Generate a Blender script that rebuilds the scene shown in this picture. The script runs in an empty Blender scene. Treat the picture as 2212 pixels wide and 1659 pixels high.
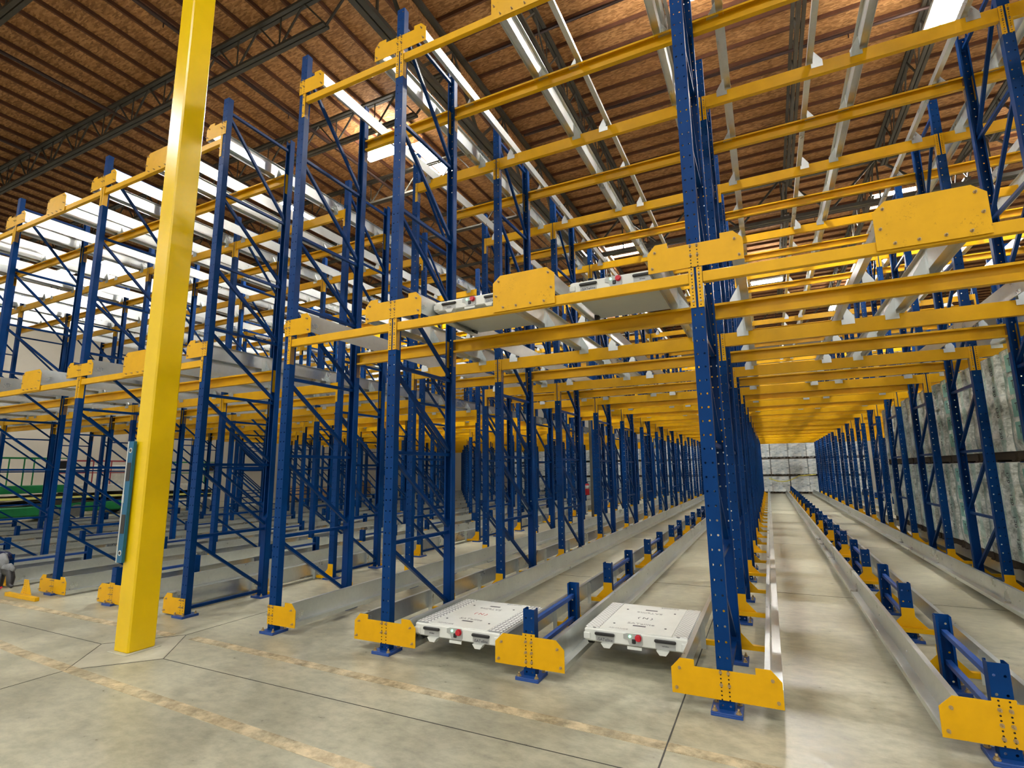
import bpy, math, random
from mathutils import Vector, Matrix
R_ = random.Random(7)
C = bpy.context.scene.collection
SC = bpy.context.scene

# ------------------------------------------------------------------ camera
CAM = (0.3864, -4.0605, 1.6394); YAW, PITCH, ROLL, FPX = 0.4519, 0.1647, -0.0121, 1122.2
f = Vector((-math.sin(YAW)*math.cos(PITCH), math.cos(YAW)*math.cos(PITCH), math.sin(PITCH)))
r = Vector((math.cos(YAW), math.sin(YAW), 0)); u = r.cross(f)
r2 = r*math.cos(ROLL)+u*math.sin(ROLL); u2 = -r*math.sin(ROLL)+u*math.cos(ROLL)
cd = bpy.data.cameras.new('camera'); cam = bpy.data.objects.new('camera', cd); C.objects.link(cam)
cd.sensor_width = 36; cd.lens = 36*FPX/2212; cd.clip_start = 0.05; cd.clip_end = 300
M = Matrix(((r2.x, u2.x, -f.x, CAM[0]), (r2.y, u2.y, -f.y, CAM[1]), (r2.z, u2.z, -f.z, CAM[2]), (0, 0, 0, 1)))
cam.matrix_world = M; SC.camera = cam
# ------------------------------------------------------------------ world and view
SC.view_settings.view_transform = 'Standard'; SC.view_settings.look = 'None'
SC.view_settings.exposure = 0.8; SC.view_settings.gamma = 1.0
w = bpy.data.worlds.new('world'); SC.world = w; w.use_nodes = True
w.node_tree.nodes['Background'].inputs[0].default_value = (1.0, 0.98, 0.93, 1)
_nt = w.node_tree; _tc = _nt.nodes.new('ShaderNodeTexCoord'); _s = _nt.nodes.new('ShaderNodeSeparateXYZ'); _m = _nt.nodes.new('ShaderNodeMapRange')
_nt.links.new(_tc.outputs['Generated'], _s.inputs[0]); _nt.links.new(_s.outputs[2], _m.inputs[0])
_m.inputs[1].default_value = -.15; _m.inputs[2].default_value = .1; _m.inputs[3].default_value = .03; _m.inputs[4].default_value = .72
_nt.links.new(_m.outputs[0], _nt.nodes['Background'].inputs[1])
LED, LED2, SKY = 112.0, 275.0, 120.0          # lamp and skylight radiance
def area(name, loc, sx, sy, power, col=(1, .96, .88)):
    l = bpy.data.lights.new(name, 'AREA'); l.shape = 'RECTANGLE'; l.size = sx; l.size_y = sy; l.energy = power; l.color = col
    o = bpy.data.objects.new(name, l); C.objects.link(o); o.location = loc; return o
AISLE = [(-20, -5.5), (-11.9, -4.77), (-7.0, -6.0), (-3, -5.5), (2.5, -5.5), (8, -5.5), (-8.5, -11), (0, -11), (-17, -11)]

# ------------------------------------------------------------------ materials
def mat(name):
    m = bpy.data.materials.new(name); m.use_nodes = True
    return m, m.node_tree, m.node_tree.nodes['Principled BSDF']
def N(nt, t, **k):
    n = nt.nodes.new(t)
    for a, b in k.items(): setattr(n, a, b)
    return n
def noise(nt, scale, detail=4, rough=.6, coord='Object', sc=None, dist=0):
    tc = N(nt, 'ShaderNodeTexCoord'); mp = N(nt, 'ShaderNodeMapping')
    if sc: mp.inputs['Scale'].default_value = sc
    n = N(nt, 'ShaderNodeTexNoise'); n.inputs['Scale'].default_value = scale; n.inputs['Detail'].default_value = detail
    n.inputs['Roughness'].default_value = rough; n.inputs['Distortion'].default_value = dist
    nt.links.new(tc.outputs[coord], mp.inputs[0]); nt.links.new(mp.outputs[0], n.inputs['Vector']); return n.outputs['Fac']
def ramp(nt, fac, stops):
    rp = N(nt, 'ShaderNodeValToRGB'); e = rp.color_ramp.elements
    e[0].position, e[0].color = stops[0][0], (*stops[0][1], 1); e[1].position, e[1].color = stops[-1][0], (*stops[-1][1], 1)
    for p, c in stops[1:-1]:
        x = e.new(p); x.color = (*c, 1)
    nt.links.new(fac, rp.inputs[0]); return rp.outputs[0]
def mth(nt, op, a, b=None, c=None):
    n = N(nt, 'ShaderNodeMath', operation=op)
    for i, v in enumerate((a, b, c)):
        if v is None: continue
        if isinstance(v, (int, float)): n.inputs[i].default_value = v
        else: nt.links.new(v, n.inputs[i])
    return n.outputs[0]
def mixc(nt, fac, a, b):
    n = N(nt, 'ShaderNodeMix', data_type='RGBA')
    for s, v in ((0, fac), (6, a), (7, b)):
        if isinstance(v, (int, float)): n.inputs[s].default_value = v
        elif isinstance(v, tuple): n.inputs[s].default_value = (*v, 1)
        else: nt.links.new(v, n.inputs[s])
    return n.outputs[2]
def bump(nt, b, h, strength, dist=.01):
    n = N(nt, 'ShaderNodeBump'); n.inputs['Strength'].default_value = strength; n.inputs['Distance'].default_value = dist
    nt.links.new(h, n.inputs['Height']); nt.links.new(n.outputs[0], b.inputs['Normal'])
def plain(name, col, rough=.5, metal=0, var=.12, nscale=6, bmp=0, coat=0):
    m, nt, b = mat(name)
    f_ = noise(nt, nscale)
    c = ramp(nt, f_, [(.3, tuple(x*(1-var) for x in col)), (.7, tuple(min(1, x*(1+var)) for x in col))])
    nt.links.new(c, b.inputs['Base Color']); b.inputs['Roughness'].default_value = rough; b.inputs['Metallic'].default_value = metal
    if coat: b.inputs['Coat Weight'].default_value = coat; b.inputs['Coat Roughness'].default_value = .15
    if bmp: bump(nt, b, noise(nt, 180, 2), bmp, .002)
    return m
def emis(name, col, s):
    m, nt, b = mat(name); nt.nodes.remove(b)
    e = N(nt, 'ShaderNodeEmission'); e.inputs[0].default_value = (*col, 1); e.inputs[1].default_value = s
    nt.links.new(e.outputs[0], nt.nodes['Material Output'].inputs[0]); return m
def holes(nt, offx, pitch, rad, zlo=None, zhi=None):
    tc = N(nt, 'ShaderNodeTexCoord'); s = N(nt, 'ShaderNodeSeparateXYZ'); nt.links.new(tc.outputs['Object'], s.inputs[0])
    x = mth(nt, 'SUBTRACT', mth(nt, 'ABSOLUTE', s.outputs[0]), offx)
    z = mth(nt, 'SUBTRACT', mth(nt, 'FLOORED_MODULO', s.outputs[2], pitch), pitch/2)
    d = mth(nt, 'ADD', mth(nt, 'MULTIPLY', x, x), mth(nt, 'MULTIPLY', z, z))
    m_ = mth(nt, 'LESS_THAN', d, rad*rad)
    g = N(nt, 'ShaderNodeSeparateXYZ'); nt.links.new(tc.outputs['Normal'], g.inputs[0])
    m_ = mth(nt, 'MULTIPLY', m_, mth(nt, 'GREATER_THAN', mth(nt, 'ABSOLUTE', g.outputs[1]), .7))
    if zlo is not None:
        m_ = mth(nt, 'MULTIPLY', m_, mth(nt, 'MULTIPLY', mth(nt, 'GREATER_THAN', s.outputs[2], zlo), mth(nt, 'LESS_THAN', s.outputs[2], zhi)))
    return m_
BLUEC = (.0003, .027, .13)
def bluepost():
    m, nt, b = mat('blue_perforated_paint')
    nt.links.new(ramp(nt, noise(nt, 3), [(.3, (.0002, .027, .125)), (.75, (.0005, .042, .18))]), b.inputs['Base Color'])
    b.inputs['Roughness'].default_value = .42; b.inputs['Specular IOR Level'].default_value = .12
    h = holes(nt, .025, .1016, .0078)
    t = N(nt, 'ShaderNodeBsdfTransparent'); mx = N(nt, 'ShaderNodeMixShader')
    nt.links.new(h, mx.inputs[0]); nt.links.new(b.outputs[0], mx.inputs[1]); nt.links.new(t.outputs[0], mx.inputs[2])
    nt.links.new(mx.outputs[0], nt.nodes['Material Output'].inputs[0]); return m
def yellow(name, hole=None, col=(.70, .375, .0), smudge=False):
    m, nt, b = mat(name)
    c = ramp(nt, noise(nt, 5), [(.3, tuple(x*.93 for x in col)), (.7, tuple(x*1.07 for x in col))])
    if smudge:
        a = noise(nt, 7, 5, .6, dist=.6); q = noise(nt, 55, 4, .7, dist=1.5)
        k = mth(nt, 'MULTIPLY', mth(nt, 'GREATER_THAN', a, .56), mth(nt, 'GREATER_THAN', q, .60))
        c = mixc(nt, mth(nt, 'MULTIPLY', k, .45), c, (.12, .07, .01))
    if hole: c = mixc(nt, holes(nt, *hole), c, (.012, .009, .006))
    nt.links.new(c, b.inputs['Base Color']); b.inputs['Roughness'].default_value = .38; b.inputs['Specular IOR Level'].default_value = .28
    return m
def galv():
    m, nt, b = mat('galvanised_steel')
    tc = N(nt, 'ShaderNodeTexCoord'); v = N(nt, 'ShaderNodeTexVoronoi'); v.inputs['Scale'].default_value = 28
    nt.links.new(tc.outputs['Object'], v.inputs['Vector'])
    a = noise(nt, 2.2, 5); f2 = mth(nt, 'ADD', mth(nt, 'MULTIPLY', v.outputs['Distance'], .12), mth(nt, 'MULTIPLY', a, .9))
    nt.links.new(ramp(nt, f2, [(.3, (.55, .58, .575)), (.55, (.64, .67, .66)), (.8, (.74, .77, .75))]), b.inputs['Base Color'])
    b.inputs['Metallic'].default_value = .85
    nt.links.new(mth(nt, 'MULTIPLY_ADD', a, .2, .2), b.inputs['Roughness']); return m
def concrete():
    m, nt, b = mat('worn_concrete')
    a = noise(nt, .9, 6, .65, dist=.4); d = noise(nt, 7, 7, .7, sc=(1, 1.6, 1)); e = noise(nt, 60, 3)
    c1 = ramp(nt, a, [(.3, (.30, .295, .215)), (.5, (.40, .39, .29)), (.7, (.49, .47, .35))])
    c2 = ramp(nt, d, [(.35, (.62, .62, .62)), (.6, (1.08, 1.08, 1.08))])
    n = N(nt, 'ShaderNodeMix', data_type='RGBA', blend_type='MULTIPLY'); n.inputs[0].default_value = .75
    nt.links.new(c1, n.inputs[6]); nt.links.new(c2, n.inputs[7])
    nt.links.new(n.outputs[2], b.inputs['Base Color'])
    nt.links.new(mth(nt, 'MULTIPLY_ADD', d, .35, .16), b.inputs['Roughness'])
    bump(nt, b, e, .12, .004); return m
def osb():
    m, nt, b = mat('strand_board')
    v = N(nt, 'ShaderNodeTexVoronoi'); tc = N(nt, 'ShaderNodeTexCoord'); mp = N(nt, 'ShaderNodeMapping')
    mp.inputs['Scale'].default_value = (7, 22, 10); mp.inputs['Rotation'].default_value = (0, 0, .3)
    nt.links.new(tc.outputs['Object'], mp.inputs[0]); nt.links.new(mp.outputs[0], v.inputs['Vector']); v.inputs['Scale'].default_value = 1.6
    s = N(nt, 'ShaderNodeSeparateColor'); nt.links.new(v.outputs['Color'], s.inputs[0])
    k = mth(nt, 'ADD', mth(nt, 'MULTIPLY', s.outputs[0], .55), mth(nt, 'MULTIPLY', noise(nt, 1.3, 6, .75), .5))
    nt.links.new(ramp(nt, k, [(.2, (.20, .088, .027)), (.5, (.36, .165, .052)), (.8, (.54, .28, .105))]), b.inputs['Base Color'])
    b.inputs['Roughness'].default_value = .75; return m
def tape():
    m, nt, b = mat('worn_floor_tape')
    a = noise(nt, 2.5, 6, .7)
    nt.links.new(ramp(nt, a, [(.3, (.56, .50, .34)), (.5, (.62, .52, .33)), (.75, (.68, .55, .34))]), b.inputs['Base Color'])
    b.inputs['Roughness'].default_value = .4
    al = N(nt, 'ShaderNodeMapRange'); al.inputs[1].default_value = .3; al.inputs[2].default_value = .62; al.inputs[3].default_value = .25; al.inputs[4].default_value = .95
    nt.links.new(noise(nt, 6, 5, .7), al.inputs[0]); nt.links.new(al.outputs[0], b.inputs['Alpha']); return m
def wrapped(name, tint, sx=5):
    m, nt, b = mat(name)
    tc = N(nt, 'ShaderNodeTexCoord'); s = N(nt, 'ShaderNodeSeparateXYZ'); nt.links.new(tc.outputs['Object'], s.inputs[0])
    a = noise(nt, 3.2, 6, .7, sc=(1, 1, 2.2), dist=.5); q = noise(nt, 9, 5, .75, sc=(sx, sx, 1), dist=.4) if sx < 2 else noise(nt, 9, 5, .75, sc=(.35, .35, 3), dist=.6)
    z = mth(nt, 'FLOORED_MODULO', s.outputs[2], .27); band = mth(nt, 'LESS_THAN', z, .022)
    xy = mth(nt, 'FLOORED_MODULO', mth(nt, 'ADD', s.outputs[0], s.outputs[1]), .33); vb = mth(nt, 'LESS_THAN', xy, .13)
    c = ramp(nt, mth(nt, 'ADD', mth(nt, 'MULTIPLY', a, .5), mth(nt, 'MULTIPLY', q, .5)), [(.38, tint[0]), (.47, tint[1]), (.56, tint[2])])
    c = mixc(nt, mth(nt, 'MULTIPLY', vb, .45), c, tint[3]); c = mixc(nt, mth(nt, 'MULTIPLY', band, .8), c, (.62, .66, .62))
    nt.links.new(c, b.inputs['Base Color']); b.inputs['Roughness'].default_value = .3; bump(nt, b, a, .6, .03)
    return m
def pattern(name, base, dark, scale, thr, rot=.78, sc=(1, 1, 1)):
    m, nt, b = mat(name)
    tc = N(nt, 'ShaderNodeTexCoord'); mp = N(nt, 'ShaderNodeMapping'); mp.inputs['Rotation'].default_value = (0, 0, rot); mp.inputs['Scale'].default_value = sc
    ck = N(nt, 'ShaderNodeTexVoronoi'); ck.inputs['Scale'].default_value = scale; ck.inputs['Randomness'].default_value = 0
    nt.links.new(tc.outputs['Object'], mp.inputs[0]); nt.links.new(mp.outputs[0], ck.inputs['Vector'])
    k = mth(nt, 'LESS_THAN', ck.outputs['Distance'], thr)
    nt.links.new(mixc(nt, k, base, dark), b.inputs['Base Color']); b.inputs['Roughness'].default_value = .35; return m

m_post = bluepost(); m_blue = plain('blue_paint', BLUEC, .36, 0, .15, 3); m_blue.node_tree.nodes['Principled BSDF'].inputs['Specular IOR Level'].default_value = .12; m_blue2 = plain('light_blue_paint', (.010, .058, .26), .35, 0, .15, 5)
m_yel = yellow('yellow_paint'); m_plate = yellow('yellow_plate_paint', (.025, .0262, .0056, -1, 1)); m_mid = yellow('yellow_smudged_paint', None, smudge=True)
m_conn = yellow('yellow_punched_paint', (0., .0262, .0052)); m_pole = plain('yellow_column_paint', (.76, .51, .0), .27, 0, .05, 3, .25); m_pole.node_tree.nodes['Principled BSDF'].inputs['Specular IOR Level'].default_value = .4
m_galv = galv(); m_bolt = plain('zinc_bolt', (.42, .31, .16), .35, .5, .15, 30)
m_conc = concrete(); m_joint = plain('floor_joint_filler', (.05, .05, .045), .8); m_tape = tape(); m_patch = plain('pale_concrete_patch', (.43, .42, .33), .5, 0, .2, 3)
m_osb = osb(); m_pur = plain('dark_timber', (.12, .045, .02), .8, 0, .2, 4); m_truss = plain('grey_brown_steel', (.060, .054, .042), .55, .1, .2, 3)
m_pipe = plain('sprinkler_pipe_paint', (.055, .028, .024), .5, .2); m_wall = plain('cream_wall_paint', (.60, .55, .46), .85, 0, .06, .6); m_wall2 = plain('grey_wall_paint', (.5, .48, .43), .85, 0, .06, .5)
m_white = plain('white_powder_coat', (.68, .70, .66), .32, 0, .04, 8, coat=.2); m_under = plain('pale_grey_sheet', (.50, .52, .47), .45, .1, .06, 2)
m_black = plain('black_plastic', (.012, .012, .013), .4, 0, .2, 20); m_grey = plain('grey_control_plate', (.40, .41, .40), .4, .2, .06, 20); m_red = plain('red_button', (.55, .015, .03), .3)
m_green = emis('green_indicator', (.2, 1, .45), 3); m_tread = pattern('silver_diamond_tread', (.30, .31, .31), (.85, .86, .84), 26, .40, 0, (1, .75, 1)); m_tread2 = pattern('white_chevron_tread', (.70, .71, .69), (.22, .22, .21), 30, .30, .5, (.6, 1.6, 1))
m_led = emis('lamp_lens', (1, .97, .90), LED); m_led2 = emis('bright_lamp_lens', (1, .97, .90), LED2); m_up = emis('added_uplight_glow', (1, .95, .86), 25); m_led3 = emis('dim_lamp_lens', (1, .97, .90), 85); m_up2 = emis('strong_added_uplight_glow', (1, .97, .92), 170); m_sky = emis('skylight_diffuser', (1, .98, .92), SKY)  # m_up and m_up2: upward glow added to lighten the roof boards
m_lgreen = plain('green_lift_paint', (.006, .18, .05), .4); m_lred = plain('red_railing', (.25, .02, .03), .5); m_lwhite = plain('white_lift_paint', (.6, .58, .5), .4); m_rub = plain('grey_tyre', (.16, .16, .15), .7); m_hazard = plain('pale_yellow_stripe', (.75, .72, .2), .5)
m_cyan = plain('blue_anodised', (.008, .12, .24), .35, .3, .1, 8); m_edge = plain('silver_edge', (.6, .62, .6), .3, .5); m_ink = plain('dark_print', (.05, .05, .06), .6); m_soft = plain('faint_grey_print', (.30, .30, .30), .5); m_rprint = plain('red_print', (.45, .02, .04), .5); m_tprint = plain('teal_print', (.20, .42, .36), .5)
m_wrapw = wrapped('wrapped_green_white_cases', [(.12, .14, .11), (.50, .54, .48), (.92, .94, .88), (.24, .52, .43)], .5); m_wrapf = wrapped('wrapped_blue_white_cases', [(.20, .26, .32), (.50, .56, .58), (.82, .84, .82), (.55, .62, .66)]); m_wood = plain('dark_pallet_wood', (.05, .035, .02), .8); m_card = plain('cardboard', (.32, .2, .1), .8)
m_caut = plain('caution_tape', (.75, .70, .12), .5); m_col = plain('grey_column_paint', (.085, .085, .07), .6); m_fab = plain('grey_webbing', (.20, .21, .22), .6, 0, .3, 10); m_navy = plain('navy_shell', (.01, .015, .05), .25)

# ------------------------------------------------------------------ mesh helpers
class MB:
    def __init__(s): s.v = []; s.f = []; s.mi = []; s.cur = 0; s.mats = []; s.sm = []
    def use(s, m):
        if m not in s.mats: s.mats.append(m)
        s.cur = s.mats.index(m); return s
    def add(s, vs, fs, smooth=False):
        o = len(s.v); s.v += [tuple(p) for p in vs]
        for q in fs: s.f.append([i+o for i in q]); s.mi.append(s.cur); s.sm.append(smooth)
        return s
    def box(s, x0, x1, y0, y1, z0, z1):
        vs = [(x, y, z) for z in (z0, z1) for y in (y0, y1) for x in (x0, x1)]
        return s.add(vs, [(0, 2, 3, 1), (4, 5, 7, 6), (0, 1, 5, 4), (2, 6, 7, 3), (0, 4, 6, 2), (1, 3, 7, 5)])
    def bbox(s, x0, x1, y0, y1, z0, z1, b=.006):      # box with chamfered vertical and top edges
        pr = [(x0+b, y0), (x1-b, y0), (x1, y0+b), (x1, y1-b), (x1-b, y1), (x0+b, y1), (x0, y1-b), (x0, y0+b)]
        cx, cy = (x0+x1)/2, (y0+y1)/2
        def sc(p, d): return (p[0]-math.copysign(d, p[0]-cx), p[1]-math.copysign(d, p[1]-cy))
        rings = [[(*sc(p, b), z0) for p in pr], [(*p, z0+b) for p in pr], [(*p, z1-b) for p in pr], [(*sc(p, b), z1) for p in pr]]
        vs = sum(rings, []); n = 8; fs = [tuple(range(n-1, -1, -1)), tuple(range(3*n, 4*n))]
        for k in range(3):
            for i in range(n): j = (i+1) % n; fs.append((k*n+i, k*n+j, (k+1)*n+j, (k+1)*n+i))
        return s.add(vs, fs)
    def prism(s, poly, axis, a, b):                     # poly 2-D; axis 'y': (x,z) swept y a..b ; 'x': (y,z) ; 'z': (x,y)
        def P(p, t): return {'y': (p[0], t, p[1]), 'x': (t, p[0], p[1]), 'z': (p[0], p[1], t)}[axis]
        n = len(poly); vs = [P(p, a) for p in poly]+[P(p, b) for p in poly]
        fs = [tuple(range(n)), tuple(range(2*n-1, n-1, -1))]+[(i, (i+n), (i+1) % n+n, (i+1) % n) for i in range(n)]
        ar = sum(poly[i][0]*poly[(i+1) % n][1]-poly[(i+1) % n][0]*poly[i][1] for i in range(n))
        flip = (ar < 0) ^ (axis == 'y') ^ (b < a)
        if not flip: fs = [tuple(reversed(q)) for q in fs]
        return s.add(vs, fs)
    def bar(s, p, q, w_, h_, up=(1, 0, 0)):
        p, q = Vector(p), Vector(q); d = (q-p).normalized(); a = Vector(up); a = (a-d*a.dot(d)).normalized(); b = d.cross(a)
        vs = []
        for c in (p, q):
            for i, j in ((-1, -1), (1, -1), (1, 1), (-1, 1)): vs.append(c+a*i*w_/2+b*j*h_/2)
        return s.add(vs, [(3, 2, 1, 0), (4, 5, 6, 7), (0, 1, 5, 4), (1, 2, 6, 5), (2, 3, 7, 6), (3, 0, 4, 7)])
    def cyl(s, p, q, ra, rb=None, n=12):
        rb = ra if rb is None else rb
        p, q = Vector(p), Vector(q); d = (q-p).normalized(); a = d.orthogonal().normalized(); b = d.cross(a); vs = []
        for c, rr in ((p, ra), (q, rb)):
            for i in range(n): t = 2*math.pi*i/n; vs.append(c+a*math.cos(t)*rr+b*math.sin(t)*rr)
        s.add(vs[:n]+vs[n:], [(i, (i+1) % n, (i+1) % n+n, i+n) for i in range(n)], n > 6)
        o = len(s.v)-2*n
        s.f.append([o+i for i in range(n-1, -1, -1)]); s.f.append([o+n+i for i in range(n)]); s.mi += [s.cur]*2; s.sm += [False]*2
        return s
    def tube(s, pts, rad, n=8, flat=1.0):
        vs = []; L = len(pts); up = Vector((0, 0, 1))
        for k, p in enumerate(pts):
            p = Vector(p); d = (Vector(pts[min(k+1, L-1)])-Vector(pts[max(k-1, 0)])).normalized()
            a = d.cross(up); a = a.normalized() if a.length > .1 else Vector((1, 0, 0)); b = a.cross(d)
            rr = rad[k] if isinstance(rad, (list, tuple)) else rad
            for i in range(n): t = 2*math.pi*i/n; vs.append(p+a*math.cos(t)*rr*flat+b*math.sin(t)*rr)
        fs = [(k*n+i, k*n+(i+1) % n, (k+1)*n+(i+1) % n, (k+1)*n+i) for k in range(L-1) for i in range(n)]
        fs += [tuple(range(n-1, -1, -1)), tuple((L-1)*n+i for i in range(n))]
        return s.add(vs, fs, True)
    def ball(s, c, rx, ry, rz, nu=16, nv=10, v0=-1.0):
        vs = []; 
        for j in range(nv+1):
            ph = math.pi/2*(v0+(1-v0)*j/nv)
            for i in range(nu): t = 2*math.pi*i/nu; vs.append((c[0]+rx*math.cos(ph)*math.cos(t), c[1]+ry*math.cos(ph)*math.sin(t), c[2]+rz*math.sin(ph)))
        return s.add(vs, [(j*nu+i, j*nu+(i+1) % nu, (j+1)*nu+(i+1) % nu, (j+1)*nu+i) for j in range(nv) for i in range(nu)], True)
    def mesh(s, name, m=None):
        me = bpy.data.meshes.new(name); me.from_pydata(s.v, [], s.f)
        for x in (s.mats or [m]): me.materials.append(x)
        me.polygons.foreach_set('material_index', s.mi); me.polygons.foreach_set('use_smooth', s.sm); me.update(); return me
def box(*a): return MB().box(*a)
def put(name, me, parent=None, loc=(0, 0, 0), rz=0, **k):
    o = bpy.data.objects.new(name, me); C.objects.link(o); o.location = loc; o.rotation_euler = (0, 0, rz)
    if parent is not None: o.parent = parent
    for a, b in k.items(): o[a] = b
    return o
def thing(name, label, cat, loc=(0, 0, 0), group=None, me=None, rz=0):
    o = put(name, me, None, loc, rz, label=label, category=cat)
    if group: o['group'] = group
    return o
def struct(name, me, loc=(0, 0, 0)): return put(name, me, None, loc, kind='structure')
CACHE = {}
def cached(key, fn):
    if key not in CACHE: CACHE[key] = fn()
    return CACHE[key]
def text(name, s, size, m, parent, loc, rot, label=None):
    cu = bpy.data.curves.new('tmp', 'FONT'); cu.body = s; cu.size = size; cu.align_x = 'CENTER'; cu.align_y = 'CENTER'; cu.extrude = .0006
    t = bpy.data.objects.new('tmp', cu); C.objects.link(t); bpy.context.view_layer.update()
    me = bpy.data.meshes.new_from_object(t.evaluated_get(bpy.context.evaluated_depsgraph_get())); bpy.data.objects.remove(t); bpy.data.curves.remove(cu)
    me.materials.clear(); me.materials.append(m)
    o = put(name, me, parent, loc); o.rotation_euler = rot
    if label: o['label'] = label
    return o

# ------------------------------------------------------------------ layout numbers
P, NF = 2.301, 14
ORD = ['front', 'second', 'third', 'fourth', 'fifth', 'sixth', 'seventh', 'eighth', 'ninth', 'tenth', 'eleventh', 'twelfth', 'thirteenth', 'fourteenth']
# key: x, z shift, sides that carry rails (-1 left, 1 right), where
ROWS = {'r7': (5.87, 0, (-1,), 'behind the stacked wrapped pallets at right'),
        'r6': (2.93, 0, (-1, 1), 'in front of the wrapped pallets at right'),
        'r5': (0.0, 0, (-1, 1), 'right of all four shuttles'),
        'r4': (-2.92, 0, (-1, 1), 'just left of all four shuttles'),
        'r3': (-4.41, 0, (1,), 'second left of the shuttles'),
        'r2': (-5.89, -.07, (-1,), 'just right of the yellow column'),
        'r1': (-8.80, -.07, (-1, 1), 'first left of the yellow column'),
        'r0': (-11.69, -.07, (-1, 1), 'second left of the yellow column'),
        'q1': (-14.60, -.07, (-1, 1), 'third left of the yellow column'),
        'q2': (-17.50, -.07, (-1, 1), 'fourth left of the yellow column'),
        'q3': (-20.40, -.07, (1,), 'farthest left near the green lifts')}
BAYS = [('r6', 'r7', 1, 'bay holding the wrapped pallets'), ('r5', 'r6', 1, 'open bay at right'), ('r4', 'r5', 1, 'bay holding the shuttles'),
        ('r3', 'r4', 0, 'narrow bay left of the shuttles'), ('r1', 'r2', 1, 'bay behind the yellow column'), ('r0', 'r1', 1, 'second bay from the yellow column'),
        ('q1', 'r0', 1, 'third bay from the yellow column'), ('q2', 'q1', 1, 'fourth bay from the yellow column'), ('q3', 'q2', 1, 'leftmost bay by the green lifts')]
LV = [0, 3.087, 6.163]; FD = 1.12; TOP = 6.80

# ------------------------------------------------------------------ floor, ceiling, walls
struct('floor', box(-30, 16, -14, 36, -.2, 0).mesh('floor', m_conc))
def strip(n, p, q, wd, m, z=.0015):
    struct('trim_%d' % n, MB().bar((*p, z), (*q, z), wd, .002, (0, 1, 0) if abs(p[0]-q[0]) > abs(p[1]-q[1]) else (1, 0, 0)).mesh('trim', m))
JN = [((-30, -.93), (-5.66, -.93)), ((-4.66, -.93), (16, -.93)), ((-5.66, -.93), (-5.17, -.40)), ((-5.17, -.40), (-4.66, -.93)), ((-4.66, -.93), (-5.15, -1.45)), ((-5.15, -1.45), (-5.66, -.93)),
      ((-.30, -10), (-.30, 34)), ((-5.17, -.40), (-5.17, 34)), ((-5.15, -1.45), (-5.15, -10)), ((-10.05, -10), (-10.05, 34)), ((-14.9, -10), (-14.9, 34)), ((4.57, -10), (4.57, 34)), ((-30, 4.0), (16, 4.0)), ((-30, 9), (16, 9)), ((-30, 14), (16, 14)), ((-30, 19), (16, 19)), ((-30, 24), (16, 24))]
for i, (p, q) in enumerate(JN): strip(i+1, p, q, .005 if i != 6 else .009, m_joint)
strip(30, (-11, -.50), (-5.3, -.47), .10, m_tape, .001); strip(31, (-5.0, -.435), (.6, -.62), .10, m_tape, .001); strip(32, (-10, -1.08), (-6.2, -1.38), .10, m_tape, .001); strip(33, (-6.2, -1.38), (3.5, -1.75), .10, m_tape, .001)
struct('trim_34', MB().prism([(-5.64, -.93), (-5.16, -1.43), (-4.68, -.93), (-5.17, -.42)], 'z', .0002, .0008).mesh('trim', m_patch))
ZR, ZL, GX = 11.3, 10.85, -5.3
ceil = struct('ceiling', box(GX, 16, -14, 36, ZR, ZR+.1).mesh('ceiling', m_osb))
pm = MB().box(GX, 16, -.022, .022, ZR-.09, ZR).mesh('purlin', m_pur)
y = -13.6
while y < 36: put('purlin', pm, ceil, (0, y, 0)); y += .61
ceil2 = struct('ceiling', box(-30, GX, -14, 36, ZL, ZL+.55).mesh('ceiling', m_osb))
pm = MB().box(-.022, .022, -14, 36, ZL-.09, ZL).mesh('purlin', m_pur)
x = GX-.3
while x > -30: put('purlin', pm, ceil2, (x, 0, 0)); x -= .61
struct('wall_left', box(-30.2, -30, -14, 36, 0, 11.4).mesh('wall', m_wall)); struct('wall_back', box(-30.2, 16, 35.6, 36, 0, 11.4).mesh('wall', m_wall2)); struct('wall_right', box(16, 16.2, -14, 36, 0, 11.4).mesh('wall', m_wall2))

def truss(a, b, ztop, depth, axis, label, loc, step=1.2, ch=.07):
    """a..b along axis, chords of paired angles and a zigzag web"""
    t = thing('roof_truss', label, 'roof truss', loc, 'steel roof trusses')
    def pt(s_, z, o=0): return (s_, o, z) if axis == 'x' else (o, s_, z)
    for nm, z in (('top_chord', ztop), ('bottom_chord', ztop-depth)):
        m = MB(); 
        e = 0 if nm == 'top_chord' else .9
        for o in (-.045, .045): m.bar(pt(a+e, z, o), pt(b-e, z, o), ch*.8, ch, (0, 0, 1))
        put(nm, m.mesh(nm, m_truss), t)
    m = MB(); n = max(2, int((b-a-1.8)/step)); st = (b-a-1.8)/n; s_ = a+.9
    m.bar(pt(a+.1, ztop), pt(s_, ztop-depth), .035, .035)
    for k in range(n):
        m.bar(pt(s_, ztop-depth), pt(s_+st*.5, ztop), .03, .03); m.bar(pt(s_+st*.5, ztop), pt(s_+st, ztop-depth), .03, .03)
        m.bar(pt(s_, ztop-depth), pt(s_, ztop), .02, .02); s_ += st
    m.bar(pt(s_, ztop-depth), pt(b-.1, ztop), .035, .035)
    put('web', m.mesh('web', m_truss), t); return t
k = 0
for y in [-6.2, -3.45, -.7, 2.07, 4.85, 7.6, 10.4, 13.2, 16, 18.8, 21.6, 24.4, 27.2]:
    truss(-29.8, GX-.15, ZL-.22, .75, 'x', 'dark steel roof truss crossing the left roof, %s from the aisle side' % (ORD[k] if k else 'first'), (0, y, 0)); k += 1
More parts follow.
